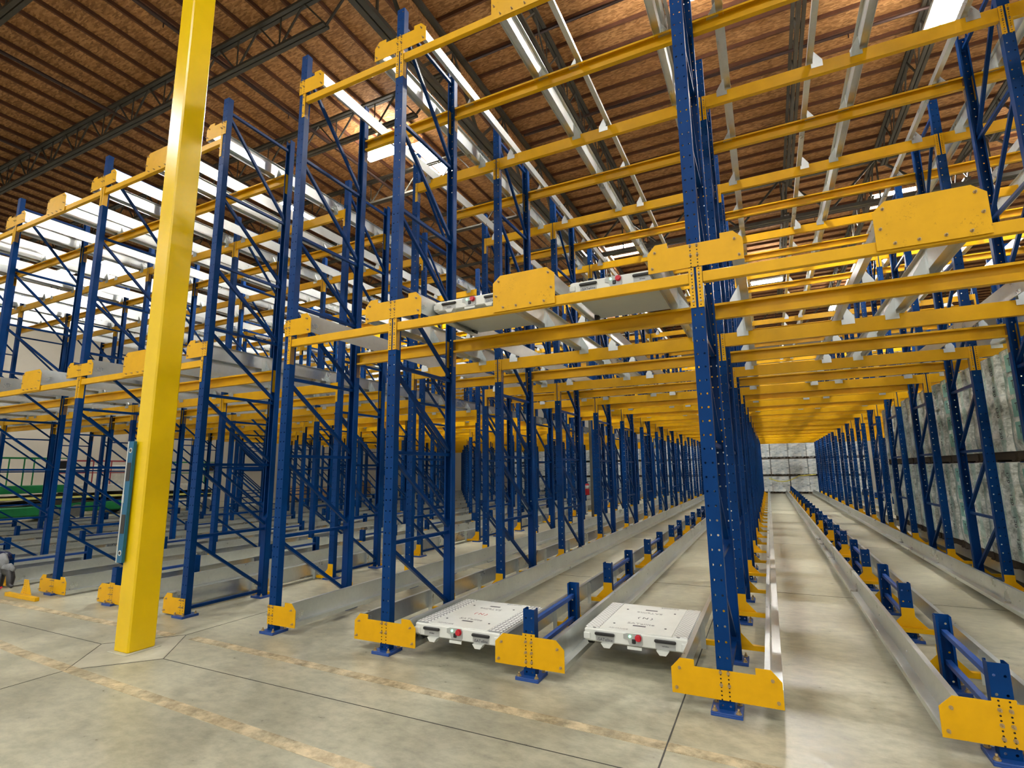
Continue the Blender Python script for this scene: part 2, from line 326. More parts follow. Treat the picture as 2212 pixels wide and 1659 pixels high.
for j, (ya, yb, wd) in enumerate([(-12, -1.0, 'nearest aisle'), (-.8, 14.0, 'over the near racks'), (14.2, 29, 'over the far racks')]):
    for i, x in enumerate([-3.22, -.78, 1.665, 4.10, 6.54]):
        truss(ya, yb, ZR-.26, .8, 'y', 'grey-brown roof truss %s, %s right of the double girder' % (wd, ['first', 'second', 'third', 'fourth', 'fifth'][i]), (x, 0, 0))
g = thing('roof_girder', 'heavy steel roof girder resting on top of the yellow column', 'roof girder', (0, 0, 0))
def girder(t, a, b, z0, z1, axis, loc):
    def pt(s_, z, o=0): return (s_+loc[0], o+loc[1], z) if axis == 'x' else (o+loc[0], s_+loc[1], z)
    for nm, z in (('top_chord', z1), ('bottom_chord', z0)):
        m = MB()
        for o in (-.07, .07): m.bar(pt(a, z, o), pt(b, z, o), .10, .11, (0, 0, 1))
        put(nm, m.mesh(nm, m_truss), t)
    m = MB(); n = int((b-a)/2.44); st = (b-a)/n
    for k in range(n):
        s_ = a+k*st; m.bar(pt(s_, z0), pt(s_+st/2, z1), .06, .06); m.bar(pt(s_+st/2, z1), pt(s_+st, z0), .06, .06); m.bar(pt(s_+st/2, z0), pt(s_+st/2, z1), .04, .04)
    put('web', m.mesh('web', m_truss), t)
girder(g, -14, 36, 9.65, 11.05, 'y', (GX, 0, 0))
for y_, lb in ((14.1, 'dark roof girder crossing over the middle of the racks, right half'), (29.2, 'dark roof girder crossing near the far end of the racks')):
    g = thing('roof_girder', lb, 'roof girder'); girder(g, GX+.2, 16, 9.6, 11.0, 'x', (0, y_, 0))
pk = 0
for y_ in (1.9, 5.0, 8.0, 11.0, 17.3, 20.4, 23.5):
    m = MB().cyl((GX+.3, y_, ZR-.42), (15.8, y_, ZR-.42), .035, n=10)
    for q in range(6): m.cyl((GX+2+q*3, y_, ZR-.46), (GX+2+q*3, y_, ZR-.55), .012, n=6)
    thing('sprinkler_pipe', 'dark red sprinkler pipe under the right roof, %s from the aisle' % ['first', 'second', 'third', 'fourth', 'fifth', 'sixth', 'seventh'][pk], 'pipe', me=m.mesh('pipe', m_pipe), group='sprinkler pipes under the roof'); pk += 1
for i, x_ in enumerate((-9.6, -13.4, -17.2)):
    m = MB().cyl((x_, -12, ZL-.40), (x_, 34, ZL-.40), .04, n=10)
    for q in range(14): m.cyl((x_, -11+q*3, ZL-.44), (x_, -11+q*3, ZL-.54), .012, n=6)
    thing('sprinkler_pipe', 'sprinkler pipe running under the left roof, %s from the girder' % ['first', 'second', 'third'][i], 'pipe', me=m.mesh('pipe', m_pipe), group='sprinkler pipes under the roof')
# skylights and high bay lamps
for (cx, cy, sx, sy, z, lb) in [(-7.95, 7.5, .85, 1.65, ZL, 'bright skylight with timber curb left of the tall rack tops'), (-4.6, 17.6, 1.7, 1.2, ZR, 'bright skylight above the racks, middle of the picture'), (5.3, 17.6, 1.7, 1.2, ZR, 'bright skylight above the large yellow plate at right')]:
    t = thing('skylight', lb, 'skylight', (cx, cy, z))
    fr = MB()
    for a in ((-sx/2-.08, -sx/2, -sy/2-.08, sy/2+.08), (sx/2, sx/2+.08, -sy/2-.08, sy/2+.08), (-sx/2, sx/2, -sy/2-.08, -sy/2), (-sx/2, sx/2, sy/2, sy/2+.08)): fr.box(*a, -.16, 0)
    put('curb', fr.mesh('curb', m_osb), t); put('pane', box(-sx/2, sx/2, -sy/2, sy/2, -.06, -.02).mesh('pane', m_sky), t)
    for q in (-.17, .17): put('guard_bar', MB().cyl((q*sx/.85, -sy/2, -.13), (q*sx/.85, sy/2, -.13), .012, n=6).mesh('guard_bar', m_truss), t)
def highbay(loc, label, rz=0, L=1.2, W_=.45, lens=m_led, up=None):
    t = thing('high_bay_lamp', label, 'lamp', loc, 'white high bay lamps', rz=rz)
    put('housing', MB().bbox(-W_/2, W_/2, -L/2, L/2, 0, .07, .01).mesh('housing', m_white), t)
    for s in (-1, 1): put('lens', box(s*W_/4-W_*.19, s*W_/4+W_*.19, -L/2+.04, L/2-.04, -.012, 0).mesh('lens', lens), t)
    if up or lens is m_led2: put('added_uplight', box(-W_*.42, W_*.42, -L/2+.04, L/2-.04, .071, .078).mesh('added_uplight', up or m_up), t)  # glowing panel on the housing top, added to brighten the roof
    for s in (-1, 1): put('hanger', MB().cyl((0, s*L*.35, .07), (0, s*L*.35, (10.85 if loc[0] < GX else 11.3)-loc[2]), .004, n=5).mesh('hanger', m_truss), t)
for i, (x_, y_) in enumerate(AISLE): highbay((x_, y_, 9.9), 'white high bay lamp over the open floor, %s of those lamps' % ['leftmost', 'second', 'third', 'fourth', 'fifth', 'sixth', 'seventh', 'eighth', 'ninth'][i])
for (x_, y_, z_, rz, lb) in [(4.0, 7.1, 9.9, 0, 'glaring high bay lamp at the top right of the picture'), (-12.6, 6.9, 9.9, 0, 'high bay lamp glowing between rack tops right of the yellow column'), (-22.4, 6.9, 9.9, 0, 'high bay lamp left of the yellow column'),
        (-25.2, 6.2, 9.9, 1.57, 'long high bay lamp near the left edge of the picture'), (1.0, 21.1, 9.9, 1.57, 'long lamp seen through the yellow beams right of the blue rack post'), (-8.3, 6.0, 10.2, 1.57, 'lamp just left of the timber curb skylight'),
        (-12.6, 21, 9.9, 0, 'far lamp seen between the left rack rows'), (-19.5, 14, 9.9, 0, 'distant lamp above the leftmost racks'), (-6.8, 26, 9.9, 0, 'farthest lamp above the middle racks'), (8.5, 14, 9.9, 0, 'lamp above the wrapped pallets at right'), (4.2, 27, 9.9, 0, 'far lamp above the right racks'), (-16, 28, 9.9, 0, 'far lamp above the left racks')]:
    highbay((x_, y_, z_), lb, rz, 1.3, .5, m_led3 if x_ < -10 else m_led2)

highbay((-.20, 4.2, 9.9), 'lamp just above the frame top, over the tall blue post', 0, .9, .35, m_led2, m_up2)  # strong glow on its top is added for the dark right roof
highbay((7.0, 4.5, 9.9), 'lamp above the wrapped pallets, right of the frame', 0, .9, .35, m_led2, m_up2)  # top glow added here too, to lift the right roof

# ------------------------------------------------------------------ building columns
t = thing('building_column', 'tall square yellow painted steel column standing on the open floor', 'column', (-5.195, -.88, 0))
put('shaft', MB().bbox(-.115, .115, -.125, .125, 0, 9.6, .014).mesh('shaft', m_pole), t); put('grout_ring', MB().bbox(-.15, .15, -.16, .16, 0, .008, .003).mesh('grout', m_patch), t)
t = thing('building_column', 'dull grey building column standing among the blue rack posts', 'column', (-5.2, 14.1, 0)); put('shaft', MB().bbox(-.13, .13, -.13, .13, 0, 9.6, .012).mesh('shaft', m_col), t)
t = thing('fire_extinguisher', 'red fire extinguisher with white band hung beside the grey column', 'fire extinguisher', (-5.46, 14.0, .75))
put('cylinder', MB().cyl((0, 0, 0), (0, 0, .34), .075, n=16).ball((0, 0, .34), .075, .075, .06, 16, 5, 0).mesh('cylinder', m_red), t); put('label_band', MB().cyl((0, 0, .22), (0, 0, .33), .077, n=16).mesh('band', m_white), t); put('valve', MB().cyl((0, 0, .38), (0, 0, .46), .02).bar((0, 0, .46), (.1, 0, .47), .02, .02).mesh('valve', m_black), t)
# spirit level hung on the yellow column
t = thing('spirit_level', 'blue spirit level with round vials hung upright on the yellow column', 'spirit level', (-5.345, -1.035, .81))
put('body', MB().box(.018, .095, -.014, .014, 0, 1.16).mesh('body', m_cyan), t)
put('edge_strip', MB().box(0, .018, -.017, .017, 0, 1.16).mesh('edge', m_edge), t, label='pale metal edge strip')
for z in (.09, 1.07): put('end_vial', MB().cyl((.056, -.018, z), (.056, -.014, z), .026, n=18).mesh('vial', m_edge), t, label='round white end vial'); put('vial_glass', MB().cyl((.056, -.0195, z), (.056, -.018, z), .015, n=14).mesh('glass', m_black), t)
for z in (.36, .86): put('grip', MB().bbox(.022, .085, -.018, -.012, z-.09, z+.09, .003).mesh('grip', m_black), t, label='black hand grip')
put('centre_vial', MB().box(.0, .03, -.02, -.01, .56, .64).mesh('vial', m_edge), t)

# ------------------------------------------------------------------ rack frames
HZ = [.16, .965, 1.825, 2.69, 3.55, 4.41, 5.42, 6.62]
def post_mb(m, rear, zt, stub=False):
    a, b = (0, .075) if not rear else (FD, FD-.075)
    lo, hi = min(a, b), max(a, b); t_ = .003; wx = .049
    m.box(-wx, wx, min(a, a+(t_ if not rear else -t_)), max(a, a+(t_ if not rear else -t_)), .012, zt)
    for s in (-1, 1):
        m.box(min(s*wx, s*(wx-t_)), max(s*wx, s*(wx-t_)), lo+(.0 if rear else t_), hi-(t_ if rear else 0), .012, zt)
        e = b+(t_ if rear else -t_)
        m.box(min(s*(wx-t_), s*(wx-.016)), max(s*(wx-t_), s*(wx-.016)), min(b, e), max(b, e), .012, zt)
    return m
def base_mb(m, rear):
    c = .04 if not rear else FD-.04
    m.bbox(-.1, .1, c-.1, c+.1, 0, .014, .002).bbox(-.1, .1, c-.1, c+.1, .0142, .026, .002)
    return m
def anchors_mb(m, x, y_): return m.cyl((x, y_, .026), (x, y_, .030), .019, n=12).cyl((x, y_, .030), (x, y_, .042), .013, n=6).cyl((x, y_, .042), (x, y_, .058), .007, n=8)
def reinf_mb(m, zt=1.04):
    vs = [(x_, y_, z_) for (x_, y_, z_) in [(-.044, FD-.085, .012), (.044, FD-.085, .012), (.044, FD-.006, .012), (-.044, FD-.006, .012), (-.044, FD-.085, zt), (.044, FD-.085, zt), (.044, FD-.006, zt+.07), (-.044, FD-.006, zt+.07)]]
    return m.add(vs, [(3, 2, 1, 0), (4, 5, 6, 7), (0, 1, 5, 4), (1, 2, 6, 5), (2, 3, 7, 6), (3, 0, 4, 7)])
def arm_mb(m, sides, reach, rear, zo):
    """yellow bolt-on bracket that carries the floor rails"""
    y0, y1 = (-.008, -.002) if not rear else (FD+.002, FD+.008)
    yc = -.028 if not rear else FD+.028
    z = zo
    m.box(-.052, .052, y0, y1, .125+z, .30+z)
    for s in sides:
        m.box(min(0, s*reach), max(0, s*reach), yc-.02, yc+.02, .088+z, .128+z)
        m.prism([(s*.052, .225+z), (s*.052, .128+z), (s*.145, .128+z)], 'y', y0, y1)
    if len(sides) == 1: m.box(min(0, -sides[0]*.05), max(0, -sides[0]*.05), yc-.02, yc+.02, .088+z, .128+z)
    return m
def brace(m, z0, z1, top=None): m.bar((0, .055, z0), (0, FD-.055, z1), .036, .034, (1, 0, 0))
def frame(x, n, zo, sides, label, near):
    zt = TOP+zo; loc = (x, n*P, 0)
    dg = [(HZ[i+1]-.05+zo, HZ[i]+.05+zo) for i in range(len(HZ)-1)]
    grp = 'tall blue upright frames of the racks'
    if not near:
        def far():
            m = MB().use(m_post); post_mb(m, False, zt); post_mb(m, True, zt); m.use(m_blue)
            for h in HZ: brace(m, h+zo, h+zo)
            for a, b in dg: brace(m, a, b)
            reinf_mb(m); base_mb(m, False); base_mb(m, True); m.use(m_yel); arm_mb(m, sides, .25, False, zo); arm_mb(m, sides, .25, True, zo); return m.mesh('upright_frame')
        return thing('upright_frame', label, 'rack frame', loc, grp, cached(('far', zo, sides), far))
    t = thing('upright_frame', label, 'rack frame', loc, grp)
    K = lambda k, f_: cached((k, zo), f_)
    put('post', K('pf', lambda: post_mb(MB(), False, zt).mesh('post', m_post)), t); put('post', K('pr', lambda: post_mb(MB(), True, zt).mesh('post', m_post)), t)
    for i, h in enumerate(HZ):
        def f_(): m = MB(); brace(m, h+zo, h+zo); return m.mesh('brace', m_blue)
        put('horizontal_brace', K(('h', i), f_), t)
    for i, (a, b) in enumerate(dg):
        def f_(): m = MB(); brace(m, a, b); return m.mesh('brace', m_blue)
        put('diagonal_brace', K(('d', i), f_), t)
    put('post_stiffener', K('re', lambda: reinf_mb(MB()).mesh('stiffener', m_blue)), t)
    for rear in (False, True):
        bp = put('base_plate', K(('b', rear), lambda: base_mb(MB(), rear).mesh('base', m_blue2)), t); c = .04 if not rear else FD-.04
        for ax in (-.075, .075):
            for ay in (-.075, .075):
                put('anchor_bolt', K(('a', rear, ax, ay), lambda: anchors_mb(MB(), ax, c+ay).mesh('anchor', m_bolt)), bp)
        if n > 0 or rear:
            put('rail_arm', cached(('arm', zo, sides, rear), lambda: arm_mb(MB(), sides, .25, rear, zo).mesh('rail_arm', m_yel)), t, label='yellow rail carrying arm')
    return t
for rk, (x, zo, sides, where) in ROWS.items():
    for n in range(NF):
        if rk == 'r7' and n < 1: continue
        near = n <= (4 if rk in ('r6', 'r5', 'r4', 'r3', 'r2') else 2) and rk != 'r7'
        frame(x, n, zo, sides, 'blue upright frame, %s in the frame row %s' % (ORD[n], where), near)
# ------------------------------------------------------------------ stub frames
def stub(x, n, zo, label, near):
    loc = (x, n*P, 0); zt = .525+zo; grp = 'short blue stub frames between the lanes'
    ties = (.20+zo, .41+zo)
    if not near:
        def far():
            m = MB().use(m_post); post_mb(m, False, zt); post_mb(m, True, zt); m.use(m_blue2)
            for h in ties: brace(m, h, h)
            base_mb(m, False); base_mb(m, True); m.use(m_yel); arm_mb(m, (-1, 1), .2, False, zo); arm_mb(m, (-1, 1), .2, True, zo); return m.mesh('stub_frame')
        return thing('stub_frame', label, 'stub frame', loc, grp, cached(('sfar', zo), far))
    t = thing('stub_frame', label, 'stub frame', loc, grp)
    for rear in (False, True):
        put('post', cached(('sp', zo, rear), lambda: post_mb(MB(), rear, zt).mesh('post', m_post)), t)
        put('base_plate', cached(('sb', rear), lambda: base_mb(MB(), rear).mesh('base', m_blue2)), t); c = .04 if not rear else FD-.04
        for ax in (-.075, .075):
            for ay in (-.075, .075): put('anchor_bolt', cached(('sa', rear, ax, ay), lambda: anchors_mb(MB(), ax, c+ay).mesh('anchor', m_bolt)), t)
        if n > 0 or rear: put('rail_arm', cached(('sarm', zo, rear), lambda: arm_mb(MB(), (-1, 1), .2, rear, zo).mesh('rail_arm', m_yel)), t, label='yellow rail carrying arm')
    for h in ties:
        def f_(): m = MB(); brace(m, h, h); return m.mesh('tie', m_blue2)
        put('tie_bar', cached(('st', h), f_), t)
# ------------------------------------------------------------------ beams
def beam_profile(m, L, kind):
    h = L/2
    if kind == 'front': m.bbox(-h, h, 0, .05, -.085, 0, .004)
    else:
        s = 1 if kind == 'face' else -1                 # face: web towards the aisle; back: open towards the aisle
        y0 = 0; t_ = .004; d = .055
        def B(x0, x1, a, b, z0, z1): m.box(x0, x1, min(a*s, b*s), max(a*s, b*s), z0, z1)
        B(-h, h, y0, t_, -.15, 0); B(-h, h, t_, d, -.004, 0); B(-h, h, t_, d, -.15, -.146); B(-h, h, d-t_, d, -.022, -.004); B(-h, h, d-t_, d, -.146, -.128)
    return m
def conn_mb(m, s, kind):
    """end connector, origin on the post face, strip centred at x=0; s=+1 when the beam leaves to the right"""
    q = -1 if kind != 'back' else 1
    m.box(-.0175, .0175, min(q*.002, q*.007), max(q*.002, q*.007), -.32, 0)
    m.box(min(s*.0175, s*.0225), max(s*.0175, s*.0225), min(q*.007, -q*.055), max(q*.007, -q*.055), -.32, 0)
    return m
def cbolt_mb(m, kind):
    q = -1 if kind != 'back' else 1
    for z in (-.05, -.16, -.27): m.cyl((0, q*.007, z), (0, q*.011, z), .010, n=10).cyl((0, q*.011, z), (0, q*.019, z), .007, n=6)
    return m
beams = []
for (a, b, dbl, bn) in BAYS:
    xa, xb = ROWS[a][0]+.049, ROWS[b][0]-.049; zo = ROWS[a][1]
    for lv in (1, 2):
        for n in range(NF):
            for kind in (('front' if n == 0 else 'face'), 'back'):
                y_ = n*P if kind != 'back' else n*P+FD
                z_ = (3.18 if lv == 1 else 6.265)+zo-(.045 if kind == 'front' else 0)
                xc = (xa+xb)/2
                nx = min(max(CAM[0], xa), xb)
                d = math.dist((nx*.5+xc*.5, y_, z_), CAM); beams.append((d, xa, xb, y_, z_, kind, lv, n, bn))
beams.sort(); rest = MB().use(m_yel)
for i, (d, xa, xb, y_, z_, kind, lv, n, bn) in enumerate(beams):
    L = xb-xa; xc = (xa+xb)/2; yy = y_+.004 if kind != 'back' else y_-.004
    if i >= 300:
        o = len(rest.v); beam_profile(rest, L, kind); rest.v[o:] = [(p[0]+xc, p[1]+yy, p[2]+z_) for p in rest.v[o:]]; continue
    lab = 'yellow %s beam, %s post of the %s frames, %s' % ('lower' if lv == 1 else 'upper', 'front' if kind != 'back' else 'rear', ORD[n], bn)
    if d > 13.5:
        def f_():
            m = MB().use(m_yel); beam_profile(m, L, kind)
            for s in (-1, 1):
                o = len(m.v); conn_mb(m, -s, kind); m.v[o:] = [(p[0]+s*(L/2+.0225), p[1]-(.004 if kind != 'back' else -.004), p[2]) for p in m.v[o:]]
            return m.mesh('rack_beam')
        thing('rack_beam', lab, 'rack beam', (xc, yy, z_), 'yellow cross beams of the racks', cached(('bm', round(L, 3), kind), f_)); continue
    t = thing('rack_beam', lab, 'rack beam', (xc, yy, z_), 'yellow cross beams of the racks')
    put('channel', cached(('bch', round(L, 3), kind), lambda: beam_profile(MB(), L, kind).mesh('channel', m_yel)), t)
    for s in (-1, 1):
        c = put('end_connector', cached(('cn', s, kind), lambda: conn_mb(MB(), -s, kind).mesh('connector', m_conn)), t, (s*(L/2+.0225), (-.004 if kind != 'back' else .004), .035 if kind == 'front' else 0))
        if d < 9: put('connector_bolts', cached(('cb', kind), lambda: cbolt_mb(MB(), kind).mesh('bolts', m_bolt)), c)
put('rack_beam', rest.mesh('far_beams'), None, kind='stuff', label='many more yellow cross beams deep inside the racks', category='rack beam')
# ------------------------------------------------------------------ rails
YE = NF*P-.3
def rail_poly(s, off):
    w0 = off-.067; p = [(w0-.035, .318), (w0, .318), (w0, .138), (off, .138), (off, .095), (off-.003, .095), (off-.003, .135), (w0-.003, .135), (w0-.003, .315), (w0-.035, .315)]
    return [(s*a, b) for a, b in p]
def bracket_mb(m, s, off, up, yk, kind='face'):
    w0 = off-.067
    a, b = s*(w0-.003), s*(w0-.10); lo, hi = min(a, b), max(a, b)
    if up:      # saddle on a beam: upright tab, seat and clip over the beam face
        m.prism([(s*(w0-.003), .28), (s*(w0-.003), .095), (s*(w0-.10), .095), (s*(w0-.10), .12)], 'y', yk-.002, yk+.002); m.box(min(s*(w0-.003), s*(w0-.007)), max(s*(w0-.003), s*(w0-.007)), yk-.06 if kind == 'back' else yk, yk if kind == 'back' else yk+.06, .095, .29)
        m.box(min(s*(w0-.10), s*(w0+.02)), max(s*(w0-.10), s*(w0+.02)), yk-.055 if kind == 'back' else yk-.006, yk+.006 if kind == 'back' else yk+.055, .091, .095)
        if kind != 'back': m.box(min(s*(w0-.10), s*(w0+.02)), max(s*(w0-.10), s*(w0+.02)), yk-.006, yk-.003, .04, .095)
    else:       # floor: plate on the web reaching down to the yellow arm
        m.box(min(s*(w0-.003), s*(w0-.007)), max(s*(w0-.003), s*(w0-.007)), yk-.05, yk+.05, .06, .30); m.box(min(s*(w0-.007), s*(w0-.045)), max(s*(w0-.007), s*(w0-.045)), yk-.05, yk-.046, .06, .30)
        m.cyl((s*(w0+.0), yk, .22), (s*(w0+.006), yk, .22), .008, n=8)
    return m
LVN = ['floor', 'lower', 'upper']
def rail(x, s, off, lv, zo, label, near):
    z0 = LV[lv]+zo
    ks = [(n*P+(-.028 if lv == 0 else .004) if not rr else n*P+FD+(.028 if lv == 0 else -.004), 'back' if rr else 'face') for n in range(NF) for rr in (0, 1) if not (n == 0 and not rr)]
    if not near:
        def f_():
            m = MB(); m.prism(rail_poly(s, off), 'y', 0, YE)
            for yk, kd in ks: bracket_mb(m, s, off, lv > 0, yk, kd)
            return m.mesh('pallet_rail', m_galv)
        return thing('pallet_rail', label, 'pallet rail', (x, 0, z0), 'galvanised pallet rails', cached(('rl', s, off, lv > 0), f_))
    t = thing('pallet_rail', label, 'pallet rail', (x, 0, z0), 'galvanised pallet rails')
    def f_():
        m = MB(); m.prism(rail_poly(s, off), 'y', 0, YE)
        for yk, kd in ks[8:]: bracket_mb(m, s, off, lv > 0, yk, kd)
        return m.mesh('rail_profile', m_galv)
    put('rail_profile', cached(('rp', s, off, lv > 0), f_), t)
    for i, (yk, kd) in enumerate(ks[:8]):
        put('saddle_bracket' if lv else 'web_bracket', cached(('bk', s, off, lv > 0, kd), lambda: bracket_mb(MB(), s, off, lv > 0, 0, kd).mesh('bracket', m_galv)), t, (0, yk, 0))
WN = {0: 'floor', 1: 'lower level', 2: 'upper level'}
for (a, b, dbl, bn) in BAYS:
    xa, xb, zo = ROWS[a][0], ROWS[b][0], ROWS[a][1]; xm = (xa+xb)/2; near = bn in ('open bay at right', 'bay holding the shuttles', 'narrow bay left of the shuttles', 'bay behind the yellow column')
    for lv in range(3):
        rail(xa, 1, .352, lv, zo, 'galvanised %s rail, leftmost rail in the %s' % (WN[lv], bn), near); rail(xb, -1, .352, lv, zo, 'galvanised %s rail, rightmost rail in the %s' % (WN[lv], bn), near)
        if dbl: rail(xm, -1, .30, lv, zo, 'galvanised %s rail, inner left rail in the %s' % (WN[lv], bn), near); rail(xm, 1, .30, lv, zo, 'galvanised %s rail, inner right rail in the %s' % (WN[lv], bn), near)
    if dbl:
        for n in range(NF): stub(xm, n, zo, 'short blue stub frame, %s along the middle of the %s' % (ORD[n], bn), n < 5 and near)
# ------------------------------------------------------------------ end plates
def bolt_at(parent, x, z, r_=.0115):
    put('bolt', cached(('pb', r_), lambda: MB().cyl((0, -.007, 0), (0, -.010, 0), r_, n=14).cyl((0, -.010, 0), (0, -.022, 0), r_*.68, n=6).cyl((0, -.022, 0), (0, -.034, 0), r_*.38, n=8).mesh('bolt', m_bolt)), parent, (x, 0, z))
def end_plate(x, z0, kind, sides, label):
    t = thing('end_plate', label, 'end plate', (x, -.004, z0), 'yellow end plates on the rack front')
    if kind == 'post':
        h, b, c, tp, nx, ny = .352, .088, .253, .320, .195, .277
        full = [(-h, b), (h, b), (h, c), (h-.063, tp), (nx, tp), (nx, ny), (-nx, ny), (-nx, tp), (-h+.063, tp), (-h, c)]
        if sides == (1,): full = [(-.05, b), (h, b), (h, c), (h-.063, tp), (nx, tp), (nx, ny), (-.05, ny)]
        if sides == (-1,): full = [(.05, b), (.05, ny), (-nx, ny), (-nx, tp), (-h+.063, tp), (-h, c), (-h, b)]
        bs = [(s*.32, .125) for s in sides]+[(s*.295, .255) for s in sides]+[(q, z) for q in (-.025, .025) for z in (.262, .183)]; m = m_plate
    elif kind == 'stub':
        h, b, c, tp = .302, .088, .253, .320
        full = [(-h, b), (h, b), (h, c), (h-.07, tp), (.055, tp), (.055, tp+.02), (-.055, tp+.02), (-.055, tp), (-h+.07, tp), (-h, c)]
        bs = [(s*.27, .125) for s in (-1, 1)]+[(s*.245, .255) for s in (-1, 1)]+[(q, z) for q in (-.025, .025) for z in (.28, .20, .13)]; m = m_plate
    else:
        h, b, c, tp = .303, -.022, .253, .318
        full = [(-h, b), (h, b), (h, c), (h-.075, tp), (-h+.075, tp), (-h, c)]
        bs = [(s*q, z) for s in (-1, 1) for q, z in ((.27, .125), (.245, .265), (.20, .012), (.07, .012))]; m = m_mid
    put('plate', cached(('pl', kind, sides), lambda: MB().prism(full, 'y', -.007, -.001).mesh('plate', m)), t)
    for q, z in bs: bolt_at(t, q, z)
PN = {'r7': 'far right row', 'r6': 'row by the wrapped pallets', 'r5': 'frame right of the shuttles', 'r4': 'frame just left of the shuttles', 'r3': 'second frame left of the shuttles', 'r2': 'frame just right of the yellow column', 'r1': 'first frame left of the yellow column', 'r0': 'second frame left of the yellow column', 'q1': 'third frame left of the yellow column', 'q2': 'fourth frame left of the yellow column', 'q3': 'leftmost frame'}
for rk, (x, zo, sides, where) in ROWS.items():
    if rk in ('r7', 'q3', 'q2'): continue
    for lv in range(3):
        end_plate(x, LV[lv]+zo, 'post', sides, 'yellow %s end plate on the %s' % (['floor level', 'lower level', 'upper level'][lv], PN[rk]))
for (a, b, dbl, bn) in BAYS:
    if not dbl or bn.startswith(('leftmost', 'fourth', 'bay holding the wrapped')): continue
    xm = (ROWS[a][0]+ROWS[b][0])/2; zo = ROWS[a][1]
    end_plate(xm, zo, 'stub', (-1, 1), 'yellow floor level stub end plate, middle of the %s' % bn)
    for lv in (1, 2): end_plate(xm, LV[lv]+zo-(0 if lv == 1 else .012), 'mid', (-1, 1), 'large %s %s plate, middle of the %s' % ('smudged yellow' if lv == 1 else 'yellow', ['', 'lower level', 'upper level'][lv], bn))

# ------------------------------------------------------------------ shuttles
def shuttle(loc, label, text_left, tread):
    t = thing('pallet_shuttle', label, 'pallet shuttle', loc, 'white pallet shuttles on the rails')
    put('body', MB().bbox(-.43, .43, 0, .93, .192, .292, .008).mesh('body', m_white), t)
    put('underside_panel', box(-.40, .40, .03, .90, .183, .192).mesh('under', m_under), t)
    lid = put('lid', MB().bbox(-.30, .30, .02, .91, .290, .300, .003).mesh('lid', m_white), t)
    for s in (-1, 1):
        put('tread_strip', MB().bbox(min(s*.31, s*.425), max(s*.31, s*.425), .02, .91, .290, .301, .002).mesh('tread', tread), t, label='patterned metal tread strip')
        hd = put('handle', MB().bbox(s*.25-.085, s*.25+.085, -.022, .002, .247, .272, .006).mesh('handle', m_black), t, label='black grab handle')
        put('handle_recess', box(s*.25-.08, s*.25+.08, -.0015, .002, .200, .247).mesh('recess', m_grey), t)
        put('bumper', MB().bbox(min(s*.375, s*.436), max(s*.375, s*.436), -.012, .03, .205, .262, .006).mesh('bumper', m_white), t)
        put('sensor_tab', MB().prism([(s*.23-.05, .192), (s*.23+.05, .192), (s*.23+.025, .158), (s*.23-.025, .158)], 'y', -.03, .03).mesh('tab', m_white), t)
        for yw in (.12, .80): put('wheel', MB().cyl((s*.385, yw, .172), (s*.43, yw, .172), .034, n=18).mesh('wheel', m_black), t, label='black wheel')
        put('lid_slot', box(-.055, .055, .465+s*.27-.012, .465+s*.27+.012, .3, .3012).mesh('slot', m_ink), lid)
    for sx in (-.22, .22):
        for sy in (.20, .70): put('lid_screw', MB().cyl((sx, sy, .3), (sx, sy, .3025), .010, n=10).mesh('screw', m_ink), lid)
    pn = put('control_panel', MB().prism([(-.06, .29), (.055, .29), (.068, .272), (.068, .215), (.055, .198), (-.04, .198), (-.055, .235), (-.09, .245), (-.09, .28)], 'y', -.006, .001).mesh('panel', m_grey), t)
    put('emergency_button', MB().cyl((.035, -.006, .262), (.035, -.018, .262), .027, n=20).cyl((.035, -.018, .262), (.035, -.034, .262), .021, n=20).mesh('button', m_red), pn, label='red emergency button')
    put('indicator_lamp', MB().cyl((-.035, -.006, .268), (-.035, -.012, .268), .010, n=12).mesh('lamp', m_green), pn, label='glowing green lamp')
    put('key_switch', MB().bbox(-.018, .012, -.016, -.005, .215, .25, .003).mesh('switch', m_black), pn); put('front_bracket', box(-.06, .06, -.012, .0, .168, .190).mesh('bracket', m_white), t)
    tx = -.25 if text_left else .25
    text('name_print', 'iSATellite', .034, m_ink, t, (tx, -.0028, .214), (math.pi/2, 0, 0), 'dark name lettering')
    text('small_print', 'SATellite', .014, m_ink, t, (-tx, -.0028, .222), (math.pi/2, 0, 0))
    text('lid_print', 'SATellite', .065, m_soft, t, (0, .26, .3008), (0, 0, 0)); text('lid_print', 'SATellite', .065, m_soft, t, (0, .64, .3008), (0, 0, math.pi))
    text('logo_print', '( N )', .07, m_rprint if not text_left else m_ink, t, (0, .45, .3008), (0, 0, 0)); text('lid_print', 'ADVANCE', .035, m_soft, t, (-.15, .065, .3008), (0, 0, 0)); text('lid_print', 'ADVANCE', .035, m_soft, t, (.15, .87, .3008), (0, 0, math.pi))
    return t
shuttle((-2.175, .04, 0), 'white pallet shuttle on the floor rails, left one with silver tread strips', False, m_tread)
shuttle((-.73, .50, 0), 'white pallet shuttle on the floor rails, right one beside the tall blue post', True, m_tread2)
shuttle((-2.19, .30, LV[1]), 'white pallet shuttle on the lower level, left of the smudged yellow plate', False, m_tread2)
shuttle((-.735, .42, LV[1]), 'white pallet shuttle on the lower level, right of the smudged yellow plate', True, m_tread2)

